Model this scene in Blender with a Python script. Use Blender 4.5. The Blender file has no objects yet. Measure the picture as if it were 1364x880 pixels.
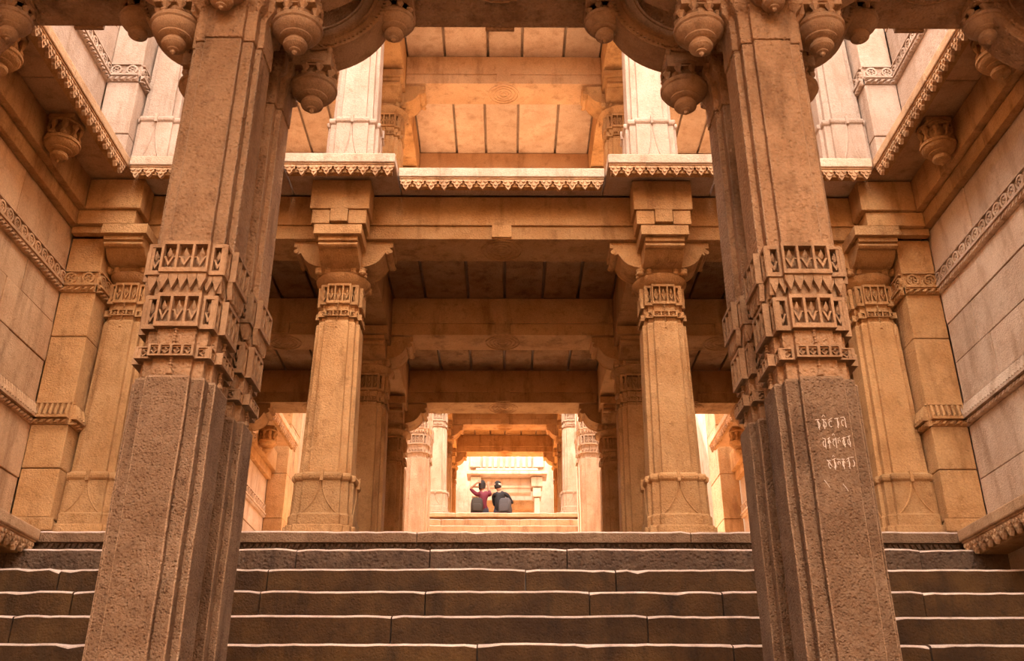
import bpy, bmesh, math, random
from mathutils import Vector, Matrix
random.seed(7)
S = 1.25            # metres per layout unit
AX = -0.05          # long axis of the building (layout units)
PI = math.pi
scene = bpy.context.scene
COL = scene.collection

# ------------------------------------------------------------------ camera, sky, sun, exposure
cam_d = bpy.data.cameras.new('camera'); cam_d.sensor_width = 36.0
cam_d.lens = 1293 / 1364 * 36; cam_d.clip_end = 200; cam_d.clip_start = 0.02
cam = bpy.data.objects.new('camera', cam_d); COL.objects.link(cam)
cam.location = (0, 0, 0)
cam.rotation_euler = (math.radians(90 + 25.26), 0, math.radians(-0.31))
scene.camera = cam
w = bpy.data.worlds.new('World'); scene.world = w; w.use_nodes = True
bg = w.node_tree.nodes['Background']
bg.inputs[0].default_value = (1.0, 0.95, 0.90, 1); bg.inputs[1].default_value = 8.0
sun_d = bpy.data.lights.new('sun', 'SUN'); sun_d.energy = 30.0; sun_d.angle = math.radians(2.0)
sun_d.color = (1.0, 0.86, 0.66)
sun = bpy.data.objects.new('sun', sun_d); COL.objects.link(sun)
sun.rotation_euler = (math.radians(-36), 0, math.radians(6))      # high sun beyond the far end
vs = scene.view_settings
vs.view_transform = 'Standard'; vs.look = 'None'; vs.gamma = 1.0; vs.use_curve_mapping = False
vs.exposure = 0.68

# ------------------------------------------------------------------ materials
def stone(name, c1, c2, dark, bump=0.25, pits=0.3, scale=3.0, rough=0.88, grain=60, pit_scale=38):
    m = bpy.data.materials.new(name); m.use_nodes = True
    nt = m.node_tree; N = nt.nodes; L = nt.links
    b = N['Principled BSDF']; b.inputs['Roughness'].default_value = rough
    b.inputs['Specular IOR Level'].default_value = 0.25
    geo = N.new('ShaderNodeNewGeometry')
    def noise(sc, det, rg=.55, vec=None):
        n = N.new('ShaderNodeTexNoise'); n.inputs['Scale'].default_value = sc
        n.inputs['Detail'].default_value = det; n.inputs['Roughness'].default_value = rg
        L.new(vec or geo.outputs['Position'], n.inputs['Vector']); return n
    def ramp(src, a, c):
        r = N.new('ShaderNodeMapRange'); r.inputs[1].default_value = a; r.inputs[2].default_value = c
        L.new(src, r.inputs[0]); return r.outputs[0]
    def mix(fac, A, B):
        x = N.new('ShaderNodeMix'); x.data_type = 'RGBA'
        L.new(fac, x.inputs[0])
        for s, i in ((A, 6), (B, 7)):
            if isinstance(s, tuple): x.inputs[i].default_value = (*s, 1)
            else: L.new(s, x.inputs[i])
        return x.outputs[2]
    n1 = noise(scale, 5); n2 = noise(grain, 3, .7); n3 = noise(scale * 3.2, 6, .65)
    info = N.new('ShaderNodeObjectInfo')
    base = mix(ramp(n1.outputs[0], .35, .65), c1, c2)
    # streaky stains running down
    mp = N.new('ShaderNodeMapping'); mp.inputs['Scale'].default_value = (1, 1, .22)
    L.new(geo.outputs['Position'], mp.inputs[0])
    n4 = noise(5.5, 5, .6, mp.outputs[0])
    base = mix(ramp(n4.outputs[0], .52, .80), base, dark)
    base = mix(ramp(n3.outputs[0], .56, .88), base, dark)
    vo = N.new('ShaderNodeTexVoronoi'); vo.inputs['Scale'].default_value = pit_scale
    L.new(geo.outputs['Position'], vo.inputs['Vector'])
    hsv = N.new('ShaderNodeHueSaturation')
    val = N.new('ShaderNodeMapRange'); val.inputs[3].default_value = .86; val.inputs[4].default_value = 1.12
    L.new(info.outputs['Random'], val.inputs[0]); L.new(val.outputs[0], hsv.inputs['Value'])
    L.new(base, hsv.inputs['Color'])
    sp = N.new('ShaderNodeMapRange'); sp.inputs[1].default_value = .3; sp.inputs[2].default_value = .7
    sp.inputs[3].default_value = .82; sp.inputs[4].default_value = 1.12
    L.new(n2.outputs[0], sp.inputs[0])
    mul = N.new('ShaderNodeVectorMath'); mul.operation = 'SCALE'
    L.new(hsv.outputs[0], mul.inputs[0]); L.new(sp.outputs[0], mul.inputs['Scale'])
    L.new(mul.outputs[0], b.inputs['Base Color'])
    # relief
    add = N.new('ShaderNodeMath'); add.operation = 'MULTIPLY_ADD'; add.inputs[1].default_value = pits
    pr = ramp(vo.outputs['Distance'], .0, .45)
    L.new(pr, add.inputs[0]); L.new(n2.outputs[0], add.inputs[2])
    add2 = N.new('ShaderNodeMath'); add2.operation = 'MULTIPLY_ADD'; add2.inputs[1].default_value = 2.2
    L.new(n3.outputs[0], add2.inputs[0]); L.new(add.outputs[0], add2.inputs[2])
    bp = N.new('ShaderNodeBump'); bp.inputs['Strength'].default_value = bump; bp.inputs['Distance'].default_value = .02
    L.new(add2.outputs[0], bp.inputs['Height']); L.new(bp.outputs[0], b.inputs['Normal'])
    return m

def plain(name, c, rough=.8):
    m = bpy.data.materials.new(name); m.use_nodes = True
    nt = m.node_tree; b = nt.nodes['Principled BSDF']; b.inputs['Roughness'].default_value = rough
    n = nt.nodes.new('ShaderNodeTexNoise'); n.inputs['Scale'].default_value = 40
    x = nt.nodes.new('ShaderNodeMix'); x.data_type = 'RGBA'
    x.inputs[6].default_value = (*c, 1); x.inputs[7].default_value = (*[k * .7 for k in c], 1)
    nt.links.new(n.outputs[0], x.inputs[0]); nt.links.new(x.outputs[2], b.inputs['Base Color'])
    return m

M = {
 'stone': stone('sandstone', (.49, .275, .118), (.40, .205, .078), (.17, .075, .024), .55, .35),
 'wall':  stone('wall_sandstone', (.54, .335, .185), (.45, .255, .13), (.23, .115, .05), .4, .25, 2.2),
 'pink':  stone('pinkish_wall_sandstone', (.54, .395, .285), (.46, .315, .215), (.26, .155, .09), .4, .25, 2.2),
 'pale':  stone('pale_sandstone', (.39, .275, .205), (.33, .22, .155), (.22, .13, .08), .4, .25, 3.0),  # paler, less orange sandstone of the upper storey front
 'bright': stone('sunlit_sandstone', (.52, .37, .26), (.45, .30, .20), (.30, .175, .10), .35, .25, 3.0),  # paler copy of the sandstone; sunlight put into the colour
 'rough': stone('pitted_sandstone', (.29, .17, .095), (.205, .112, .058), (.095, .047, .023), 1.0, .75, 4.0, .92, 85, 58),
 'pillar': stone('pillar_sandstone', (.38, .21, .105), (.30, .155, .072), (.13, .062, .026), .8, .8, 3.5, .9, 55, 34),
 'carve': stone('carved_pillar_sandstone', (.36, .205, .105), (.29, .155, .075), (.13, .065, .028), .35, .3, 3.5, .9, 70, 60),
 'arris': stone('chipped_lit_arris_stone', (.42, .255, .145), (.32, .185, .10), (.17, .09, .045), .9, .75, 5.0, .9, 85, 50),  # paler shaft edges: chipping, with edge highlights put into the colour
 'glare':  stone('glare_facade_stone', (.68, .58, .47), (.62, .51, .40), (.48, .36, .26), .3, .2, 3.0),  # unused; glare of the far court put into a facade colour
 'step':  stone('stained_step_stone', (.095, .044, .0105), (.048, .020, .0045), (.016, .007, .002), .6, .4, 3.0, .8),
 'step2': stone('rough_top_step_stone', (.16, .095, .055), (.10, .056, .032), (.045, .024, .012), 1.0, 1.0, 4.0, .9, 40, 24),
 'kerb':  stone('landing_stone', (.25, .15, .083), (.19, .105, .055), (.09, .047, .022), .7, .5, 3.0),
 'worn_lit':  stone('worn_lit_step_edge', (.62, .46, .37), (.52, .38, .30), (.34, .22, .16), .3, .2),  # pale rounded nosing: wear, with light from above put into the colour
 'ceil':  stone('ceiling_stone', (.38, .215, .10), (.27, .135, .054), (.11, .047, .017), .7, .45, 4.0),
 'scratch': stone('scratched_chalky_stone', (.66, .52, .42), (.6, .47, .36), (.5, .36, .27), .2, .1),
}

# ------------------------------------------------------------------ mesh helpers
ORG = {}
class MB:
    def __init__(s): s.v = []; s.f = []; s.m = []; s.mi = 0
    def add(s, vs_, fs):
        o = len(s.v); s.v += [tuple(p) for p in vs_]
        for f in fs: s.f.append([i + o for i in f]); s.m.append(s.mi)
        return s
    def box(s, x0, x1, y0, y1, z0, z1):
        x0, x1 = min(x0, x1), max(x0, x1); y0, y1 = min(y0, y1), max(y0, y1)
        return s.add([(x0,y0,z0),(x1,y0,z0),(x1,y1,z0),(x0,y1,z0),(x0,y0,z1),(x1,y0,z1),(x1,y1,z1),(x0,y1,z1)],
              [(0,3,2,1),(4,5,6,7),(0,1,5,4),(1,2,6,5),(2,3,7,6),(3,0,4,7)])
    def rings(s, lst):
        n = len(lst[0][0]); vs_ = []; fs = []
        for poly, z in lst: vs_ += [(x, y, z) for x, y in poly]
        for k in range(len(lst) - 1):
            for i in range(n):
                j = (i + 1) % n
                fs.append((k*n+i, k*n+j, (k+1)*n+j, (k+1)*n+i))
        fs.append(tuple(range(n - 1, -1, -1))); fs.append(tuple((len(lst)-1)*n + i for i in range(n)))
        return s.add(vs_, fs)
    def lathe(s, prof, n=18, cx=0, cy=0):
        return s.rings([([(cx + max(r, .0005)*math.cos(2*PI*i/n), cy + max(r, .0005)*math.sin(2*PI*i/n)) for i in range(n)], z) for r, z in prof])
    def extr(s, poly, axis, a0, a1):
        n = len(poly)
        g = (lambda p, q, a: (a, p, q)) if axis == 'x' else ((lambda p, q, a: (p, a, q)) if axis == 'y' else (lambda p, q, a: (p, q, a)))
        vs_ = [g(p, q, a0) for p, q in poly] + [g(p, q, a1) for p, q in poly]
        fs = [(i, (i+1) % n, n + (i+1) % n, n + i) for i in range(n)]
        fs += [tuple(range(n-1, -1, -1)), tuple(range(n, 2*n))]
        return s.add(vs_, fs)
    def tube(s, pts, r, n=6):
        vs_ = []; fs = []
        for i, p in enumerate(pts):
            p = Vector(p); d = Vector(pts[min(i+1, len(pts)-1)]) - Vector(pts[max(i-1, 0)])
            d.normalize(); u = d.orthogonal().normalized() if i == 0 else (u - d*u.dot(d)).normalized()
            v = d.cross(u)
            vs_ += [p + (u*math.cos(2*PI*k/n) + v*math.sin(2*PI*k/n))*(r if not callable(r) else r(i)) for k in range(n)]
        for i in range(len(pts)-1):
            for k in range(n):
                j = (k+1) % n; fs.append((i*n+k, i*n+j, (i+1)*n+j, (i+1)*n+k))
        fs += [tuple(range(n-1, -1, -1)), tuple((len(pts)-1)*n + k for k in range(n))]
        return s.add(vs_, fs)
    def xf(s, fn): s.v = [tuple(fn(*p)) for p in s.v]; return s

def mesh(name, mb, mats, off=(0,0,0), smooth=False):
    me = bpy.data.meshes.new(name)
    me.from_pydata([((x-off[0])*S, (y-off[1])*S, (z-off[2])*S) for x, y, z in mb.v], [], mb.f)
    for mt in (mats if isinstance(mats, (list, tuple)) else [mats]): me.materials.append(M[mt])
    for p, i in zip(me.polygons, mb.m): p.material_index = i; p.use_smooth = smooth
    me.update(); assert not me.validate(), name
    bm = bmesh.new(); bm.from_mesh(me); bmesh.ops.recalc_face_normals(bm, faces=bm.faces); bm.to_mesh(me); bm.free()
    if smooth: me.set_sharp_from_angle(angle=math.radians(28))
    return me
def part(name, mb, mat, parent=None, bevel=0.0, smooth=False, rel=False, loc=None, rz=0):
    """one mesh object; rel=True: coordinates are already local to the parent"""
    off = (0,0,0) if (rel or parent is None) else ORG.get(parent.name, (0,0,0))
    me = mb if isinstance(mb, bpy.types.Mesh) else mesh(name, mb, mat, off, smooth)
    o = bpy.data.objects.new(name, me); COL.objects.link(o); o.parent = parent
    if loc: o.location = [(c - k)*S for c, k in zip(loc, off)]
    o.rotation_euler.z = rz
    if bevel:
        b = o.modifiers.new('bevel', 'BEVEL'); b.width = bevel*S; b.segments = 2; b.limit_method = 'ANGLE'; b.angle_limit = math.radians(35)
    return o
def worn_lit_edges(o, width, mat):
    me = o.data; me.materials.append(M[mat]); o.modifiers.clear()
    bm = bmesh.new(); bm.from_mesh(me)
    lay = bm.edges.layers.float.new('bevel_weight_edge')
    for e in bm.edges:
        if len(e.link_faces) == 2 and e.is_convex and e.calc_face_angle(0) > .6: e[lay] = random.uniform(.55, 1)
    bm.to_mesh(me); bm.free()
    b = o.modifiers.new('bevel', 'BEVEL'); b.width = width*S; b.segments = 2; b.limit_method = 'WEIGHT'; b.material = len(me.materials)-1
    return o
def tag(o, label, cat, group=None, kind=None):
    o['label'] = label; o['category'] = cat
    if group: o['group'] = group
    if kind: o['kind'] = kind
    return o
def thing(name, label, cat, loc, group=None, rz=0):
    o = bpy.data.objects.new(name, None); COL.objects.link(o); o.empty_display_size = .1
    o.location = [c*S for c in loc]; o.rotation_euler.z = rz; ORG[o.name] = tuple(loc)
    return tag(o, label, cat, group)
def struct(name, mb, mat, bevel=0.0, parent=None):
    o = part(name, mb, mat, parent, bevel)
    if parent is None: o['kind'] = 'structure'
    return o
def stuff(o): o['kind'] = 'stuff'; return o
def copy_tree(o, parent=None):
    c = o.copy(); COL.objects.link(c); c.parent = parent
    for ch in list(o.children): copy_tree(ch, c)
    return c
def dup(root, loc, label, group=None, rz=0):
    c = copy_tree(root); c.location = [k*S for k in loc]; c.rotation_euler.z = rz; ORG[c.name] = tuple(loc)
    c['label'] = label
    if group: c['group'] = group
    return c
def B(*a): return MB().box(*a)

def rp(a, b, d):
    c = a - d; q = [(-b,-a),(b,-a),(b,-c),(c,-c),(c,-b)]; out = []
    for k in range(4):
        out += q; q = [(-y, x) for x, y in q]
    return out
def sq(h): return [(-h,-h),(h,-h),(h,h),(-h,h)]
def ngon(r, n, ph=0): return [(r*math.cos(2*PI*i/n + ph), r*math.sin(2*PI*i/n + ph)) for i in range(n)]

# ------------------------------------------------------------------ levels (layout units)
ZF = 1.715            # first landing, top of the near flight
COLX = 1.37           # column lines at AX +- COLX
WX = 3.64             # wall face at AX +- WX
ROWS = (7.46, 9.42, 11.39)
ZL, ZC, ZU = 4.30, 4.72, 4.82      # lintel underside, ceiling, upper floor
ZT = 5.6              # top of the added unseen light-blocking mass above the near portal
D2 = (11.54, 3.15)    # second pavilion: shift in y and z
NEAR, FAR = 'near pavilion', 'farther pavilion'

# ------------------------------------------------------------------ walls (backing) and floors
walls = {}; WM = {-1: 'wall', 1: 'pink'}
for s, nm in ((-1, 'wall_left'), (1, 'wall_right')):
    walls[s] = struct(nm, B(AX + s*(WX+.09), AX + s*(WX+.45), -6.0, 33, -1.0, 11.5), WM[s])
def wb(s, x0, x1): return AX + s*x0, AX + s*x1

struct('light_block_back', B(AX-WX-.45, AX+WX+.45, -6.4, -6.0, -1.0, 4.6), 'wall')  # added unseen wall that cuts light from behind the camera
fl = MB().box(AX-WX-.09, AX+WX+.09, -6, 2.6, -1.05, -.85)
struct('floor', fl, 'step')
fl2 = MB().box(AX-WX-.09, AX+WX+.09, 7.25, 12.3, 1.4, ZF-.002)
struct('floor_landing', fl2, 'step2')
fl3 = MB().box(AX-WX-.09, AX+WX+.09, 18.8, 25.2, 4.5, 1.715+3.15-.002)
struct('floor_upper_landing', fl3, 'stone')

# ------------------------------------------------------------------ steps
def step_block(x0, x1, y, ydepth, zb, zt, seed, wob=.0035):
    r = random.Random(seed); mb = MB()
    n = max(2, int((x1-x0)/.07)); secs = []
    ph = [r.uniform(0, 6) for _ in range(4)]
    chip = [(r.uniform(x0, x1), r.uniform(.03, .09), r.uniform(.006, .022)) for _ in range(int(r.random()*2.2))]
    for i in range(n+1):
        x = x0 + (x1-x0)*i/n
        e = min(x-x0, x1-x); end = -.008*max(0, 1-e/.06)
        dz = wob*(.6*math.sin(3.1*x+ph[0]) + .4*math.sin(9*x+ph[1])) + end + r.uniform(-.0025, .0025) - wob
        for cx, cw, cd in chip: dz -= cd*max(0, 1-abs(x-cx)/cw)
        dy = .004*math.sin(7*x+ph[2]) + r.uniform(-.002, .002) - end*.5
        secs.append([(x, y+ydepth, zb), (x, y+ydepth, zt), (x, y+dy+.05, zt+dz*.3), (x, y+dy+.014, zt+dz-.002), (x, y+dy+.004, zt+dz-.007), (x, y+dy, zt+dz-.016), (x, y+dy*.3+.004, zb)])
    m_ = len(secs[0]); vs_ = [p for q in secs for p in q]; mats = []; fs = []
    for i in range(n):
        for k in range(m_):
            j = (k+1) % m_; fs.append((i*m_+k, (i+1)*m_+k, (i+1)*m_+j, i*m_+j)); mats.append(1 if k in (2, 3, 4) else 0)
    fs += [tuple(range(m_)), tuple(n*m_+k for k in range(m_-1, -1, -1))]; mats += [0, 0]
    mb.add(vs_, fs); mb.m = mats
    return mb
def flight(name, label, steps, group=None, kind_top=None):
    root = bpy.data.objects.new(name, None); COL.objects.link(root); root['kind'] = 'structure'
    for idx, (y, dep, zb, zt, joints, mt) in enumerate(steps):
        xs = [AX-WX-.06] + joints + [AX+WX+.06]
        for a, c in zip(xs[:-1], xs[1:]):
            o = part('step_block', step_block(a+.004, c-.004, y + random.uniform(-.006, .006), dep, zb, zt - random.uniform(0, .006), random.random()), [mt, 'worn_lit'], root)
    return root
def px2x(u, y, z): return (u-675)*(y*.9044+z*.4267)/1293
T0, Y0, Z0, H = .28, 5.84, .765, .2
jp = {0: [-60, 180, 636, 977, 1240], 1: [20, 522, 862, 1190], 2: [-120, 100, 348, 567, 785, 962, 1230], 3: [82, 358, 700, 820, 1120], 4: [12, 396, 573, 755, 1225]}
st = []
for k in range(-7, 5):
    y = Y0 + T0*k; z = Z0 + H*k
    dep = T0 + .12
    if k == -4: y, dep = 3.5, 1.46          # landing that carries the portal pillars
    if k < -4: y = 3.5 + .3*(k+4); dep = .42
    js = [px2x(u, y, z) for u in jp[k]] if k in jp else [AX + random.uniform(-2.6, -1.8), AX + random.uniform(-.6, .6), AX + random.uniform(1.7, 2.5)]
    if k == 4: dep = .35
    st.append((y, dep, z-H, z, js, 'step2' if k == 4 else 'step'))
flight('stairs', '', st)
# lip slabs of the landing
lip = bpy.data.objects.new('landing_kerb', None); COL.objects.link(lip); lip['kind'] = 'structure'
xs = [AX-WX-.05, -2.2, -.66, 1.35, 2.43, AX+WX+.05]
for a, c in zip(xs[:-1], xs[1:]):
    part('kerb_slab', step_block(a+.003, c-.003, 7.08, .3, ZF-.085, ZF, random.random(), .002), ['kerb', 'worn_lit'], lip)
mb = MB(); x = AX-3.35
while x < AX+3.35:
    mb.extr([(x, ZF-.087), (x+.04, ZF-.087), (x+.02, ZF-.125)], 'y', 7.115, 7.14); x += .043
mb.box(AX-WX-.05, AX+WX+.05, 7.135, 7.35, Z0+.8, ZF-.087)
stuff(part('kerb_fringe', mb, 'step2', lip))
# second flight (only its top shows)
st = []
for j in range(0, 8):
    y = 18.43 - .3*j; z = 4.70 - .2*j
    st.append((y, .42, z-.2, z, [AX + random.uniform(-2, -1), AX + random.uniform(-.3, .5), AX + random.uniform(1.2, 2.2)], 'wall'))
st.append((14.35, 2.0, 2.9, 3.1, [AX-1, AX+1], 'wall'))
for j in range(1, 7): st.append((14.35-.33*j, .45, 2.9-.2*j, 3.1-.2*j, [AX-1, AX+1], 'wall'))
flight('stairs_upper', '', st)
lip2 = bpy.data.objects.new('landing_kerb', None); COL.objects.link(lip2); lip2['kind'] = 'structure'
for a, c in ((-3.7, -1.0), (-1.0, .9), (.9, 3.6)):
    part('kerb_slab', step_block(a+.003, c-.003, 18.6, .3, 4.865-.085, 4.865, random.random(), .003), ['wall', 'worn_lit'], lip2)

# ------------------------------------------------------------------ carved pieces (shared meshes)
def arm_profile(L=.43, h=.3):
    p = [(0,0),(L,0),(L,-.055),(L-.03,-.06),(L-.012,-.085),(L-.012,-.105),(L-.03,-.125),(L-.05,-.125),(L-.07,-.112),(L-.085,-.14),(L-.11,-.18),(L-.15,-.215),(L-.2,-.238),(L-.25,-.25),(.16,-.3),(0,-.3)]
    return [(r, z*h/.3) for r, z in p]
def tier_panel(a, b, z0, z1, ndiv, motif=True):
    """pierced panel on the front (-y) main face"""
    mb = MB(); t = .024; h = z1-z0; rl = h*.135; y0, y1 = -a-.004, -a+t
    mb.box(-b, b, y0, y1, z1-rl*.8, z1); mb.box(-b, b, y0, y1, z0, z0+rl)
    wd = 2*b/ndiv; st_ = min(.011, wd*.22)
    for i in range(ndiv+1):
        x = -b + wd*i; x0 = max(-b, x-st_/2 if 0 < i < ndiv else x-st_); x1 = min(b, x+st_/2 if 0 < i < ndiv else x+st_)
        mb.box(x0, x1, y0, y1, z0+rl, z1-rl*.8)
    if motif:
        for i in range(ndiv):
            cx = -b + wd*(i+.5); q = wd*.30; zm = (z0+z1)/2; hh = h*.30
            yy = y0+.006
            mb.add([(cx, yy, zm+hh), (cx+q*.62, yy+.008, zm+hh*.35), (cx, yy, zm-hh*.1), (cx-q*.62, yy+.008, zm+hh*.35), (cx, yy-.007, zm+hh*.35), (cx, yy+.022, zm+hh*.35)],
                   [(0,4,1),(1,4,2),(2,4,3),(3,4,0),(0,1,5),(1,2,5),(2,3,5),(3,0,5)])
            for sg in (-1, 1):
                mb.add([(cx+sg*q*1.05, yy, zm+hh*.02), (cx+sg*q*.6, yy, zm+hh*.02), (cx, yy, zm-hh*1.0), (cx, yy, zm-hh*.55), (cx+sg*q*1.05, yy+.016, zm+hh*.02), (cx+sg*q*.6, yy+.016, zm+hh*.02), (cx, yy+.016, zm-hh*1.0), (cx, yy+.016, zm-hh*.55)],
                       [(0,1,3,2),(4,6,7,5),(0,4,5,1),(1,5,7,3),(3,7,6,2),(2,6,4,0)])
                mb.box(cx+sg*wd*.2, cx+sg*wd*.44, yy+.004, yy+.014, zm-hh*.05, zm+hh*.08)
    return mb
def corner_panel(a, b, d, z0, z1):
    """the two stepped-back faces of the front right corner"""
    c = a-d; mb = MB(); wdt = c-b
    fr = tier_panel(c, wdt/2, z0, z1, 1)
    fr.xf(lambda x, y, z: (x + (b+c)/2, y, z))
    o = len(mb.v); mb.add(fr.v, fr.f)
    f2 = tier_panel(c, wdt/2, z0, z1, 1); f2.xf(lambda x, y, z: (-y, x - (b+c)/2, z))
    mb.add(f2.v, f2.f)
    return mb
def carved_band(parent, a, b, d, z0, z1, ndiv, mat, dp=.04):
    core = MB().rings([(rp(a-dp, b-dp*.5, d), z0+.004), (rp(a-dp, b-dp*.5, d), z1-.004)])
    cap = MB().rings([(rp(a-.006, b-.002, d), z1-.012), (rp(a-.006, b-.002, d), z1)])
    core.add(cap.v, cap.f)
    cap = MB().rings([(rp(a-.006, b-.002, d), z0), (rp(a-.006, b-.002, d), z0+.012)]); core.add(cap.v, cap.f)
    o = part('carved_band', core, mat, parent, rel=True)
    m1 = mesh('panel', tier_panel(a, b, z0, z1, ndiv), mat); m2 = mesh('corner_panel', corner_panel(a, b, d, z0, z1), mat)
    for k in range(4):
        part('panel', m1, mat, o, rel=True, rz=k*PI/2); part('corner_panel', m2, mat, o, rel=True, rz=k*PI/2)
    return o
def fringe_on(a, b, z0, z1, n):
    mb = MB()
    for k in range(4):
        f = MB(); wd = 2*b/n
        for i in range(n):
            x = -b + wd*i
            f.extr([(x+.001, z1), (x+wd-.001, z1), (x+wd-.001, z1-(z1-z0)*.35), (x+wd/2, z0), (x+.001, z1-(z1-z0)*.35)], 'y', -a-.002, -a+.02)
        c, s_ = round(math.cos(k*PI/2)), round(math.sin(k*PI/2))
        f.xf(lambda x, y, z: (x*c-y*s_, x*s_+y*c, z)); mb.add(f.v, f.f)
    return mb
def pendant_parts(parent, cx, cy, zrim, k=1.0, mat='pillar', drum=.10):
    pf = [(.105, .022), (.128, .018), (.134, .008), (.134, -.010), (.124, -.016), (.122, -.030), (.112, -.044), (.096, -.056), (.084, -.061), (.084, -.070), (.070, -.078), (.052, -.082),
          (.050, -.092), (.060, -.096), (.064, -.108), (.060, -.122), (.046, -.134), (.030, -.139), (.028, -.145), (.014, -.150), (.012, -.162), (0, -.170)]
    p = MB().lathe([(r_*k, zrim + z_*k) for r_, z_ in pf], 24, cx, cy)
    o = part('pendant_bowl', p, mat, parent, smooth=True, rel=True)
    d = MB().lathe([(.080*k, zrim+.02), (.080*k, zrim+drum)], 12, cx, cy)
    for i in range(8):
        a_ = PI*2*(i+.5)/8; x, y = cx + .104*k*math.cos(a_), cy + .104*k*math.sin(a_)
        d.lathe([(.012*k, zrim+.018), (.026*k, zrim+.018+(drum-.02)*.2), (.010*k, zrim+drum*.55), (.026*k, zrim+drum*.82), (.022*k, zrim+drum)], 6, x, y)
    d.lathe([(.118*k, zrim+drum), (.128*k, zrim+drum+.012), (.12*k, zrim+drum+.026)], 16, cx, cy)
    part('pendant_drum', d, mat, parent, rel=True)
    return o
def hanging_chain(x, y, z1, z0):
    mb = MB(); z = z1; n = 0
    while z > z0 + .03:
        r = .0065 if n % 2 else .0095
        mb.lathe([(0.001, z), (r, z-.006), (r, z-.01), (.001, z-.016)], 6, x, y); z -= .0135; n += 1
    mb.lathe([(.004, z), (.009, z-.01), (.015, z-.022), (.015, z-.028), (0, z-.034)], 8, x, y)
    return mb

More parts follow.
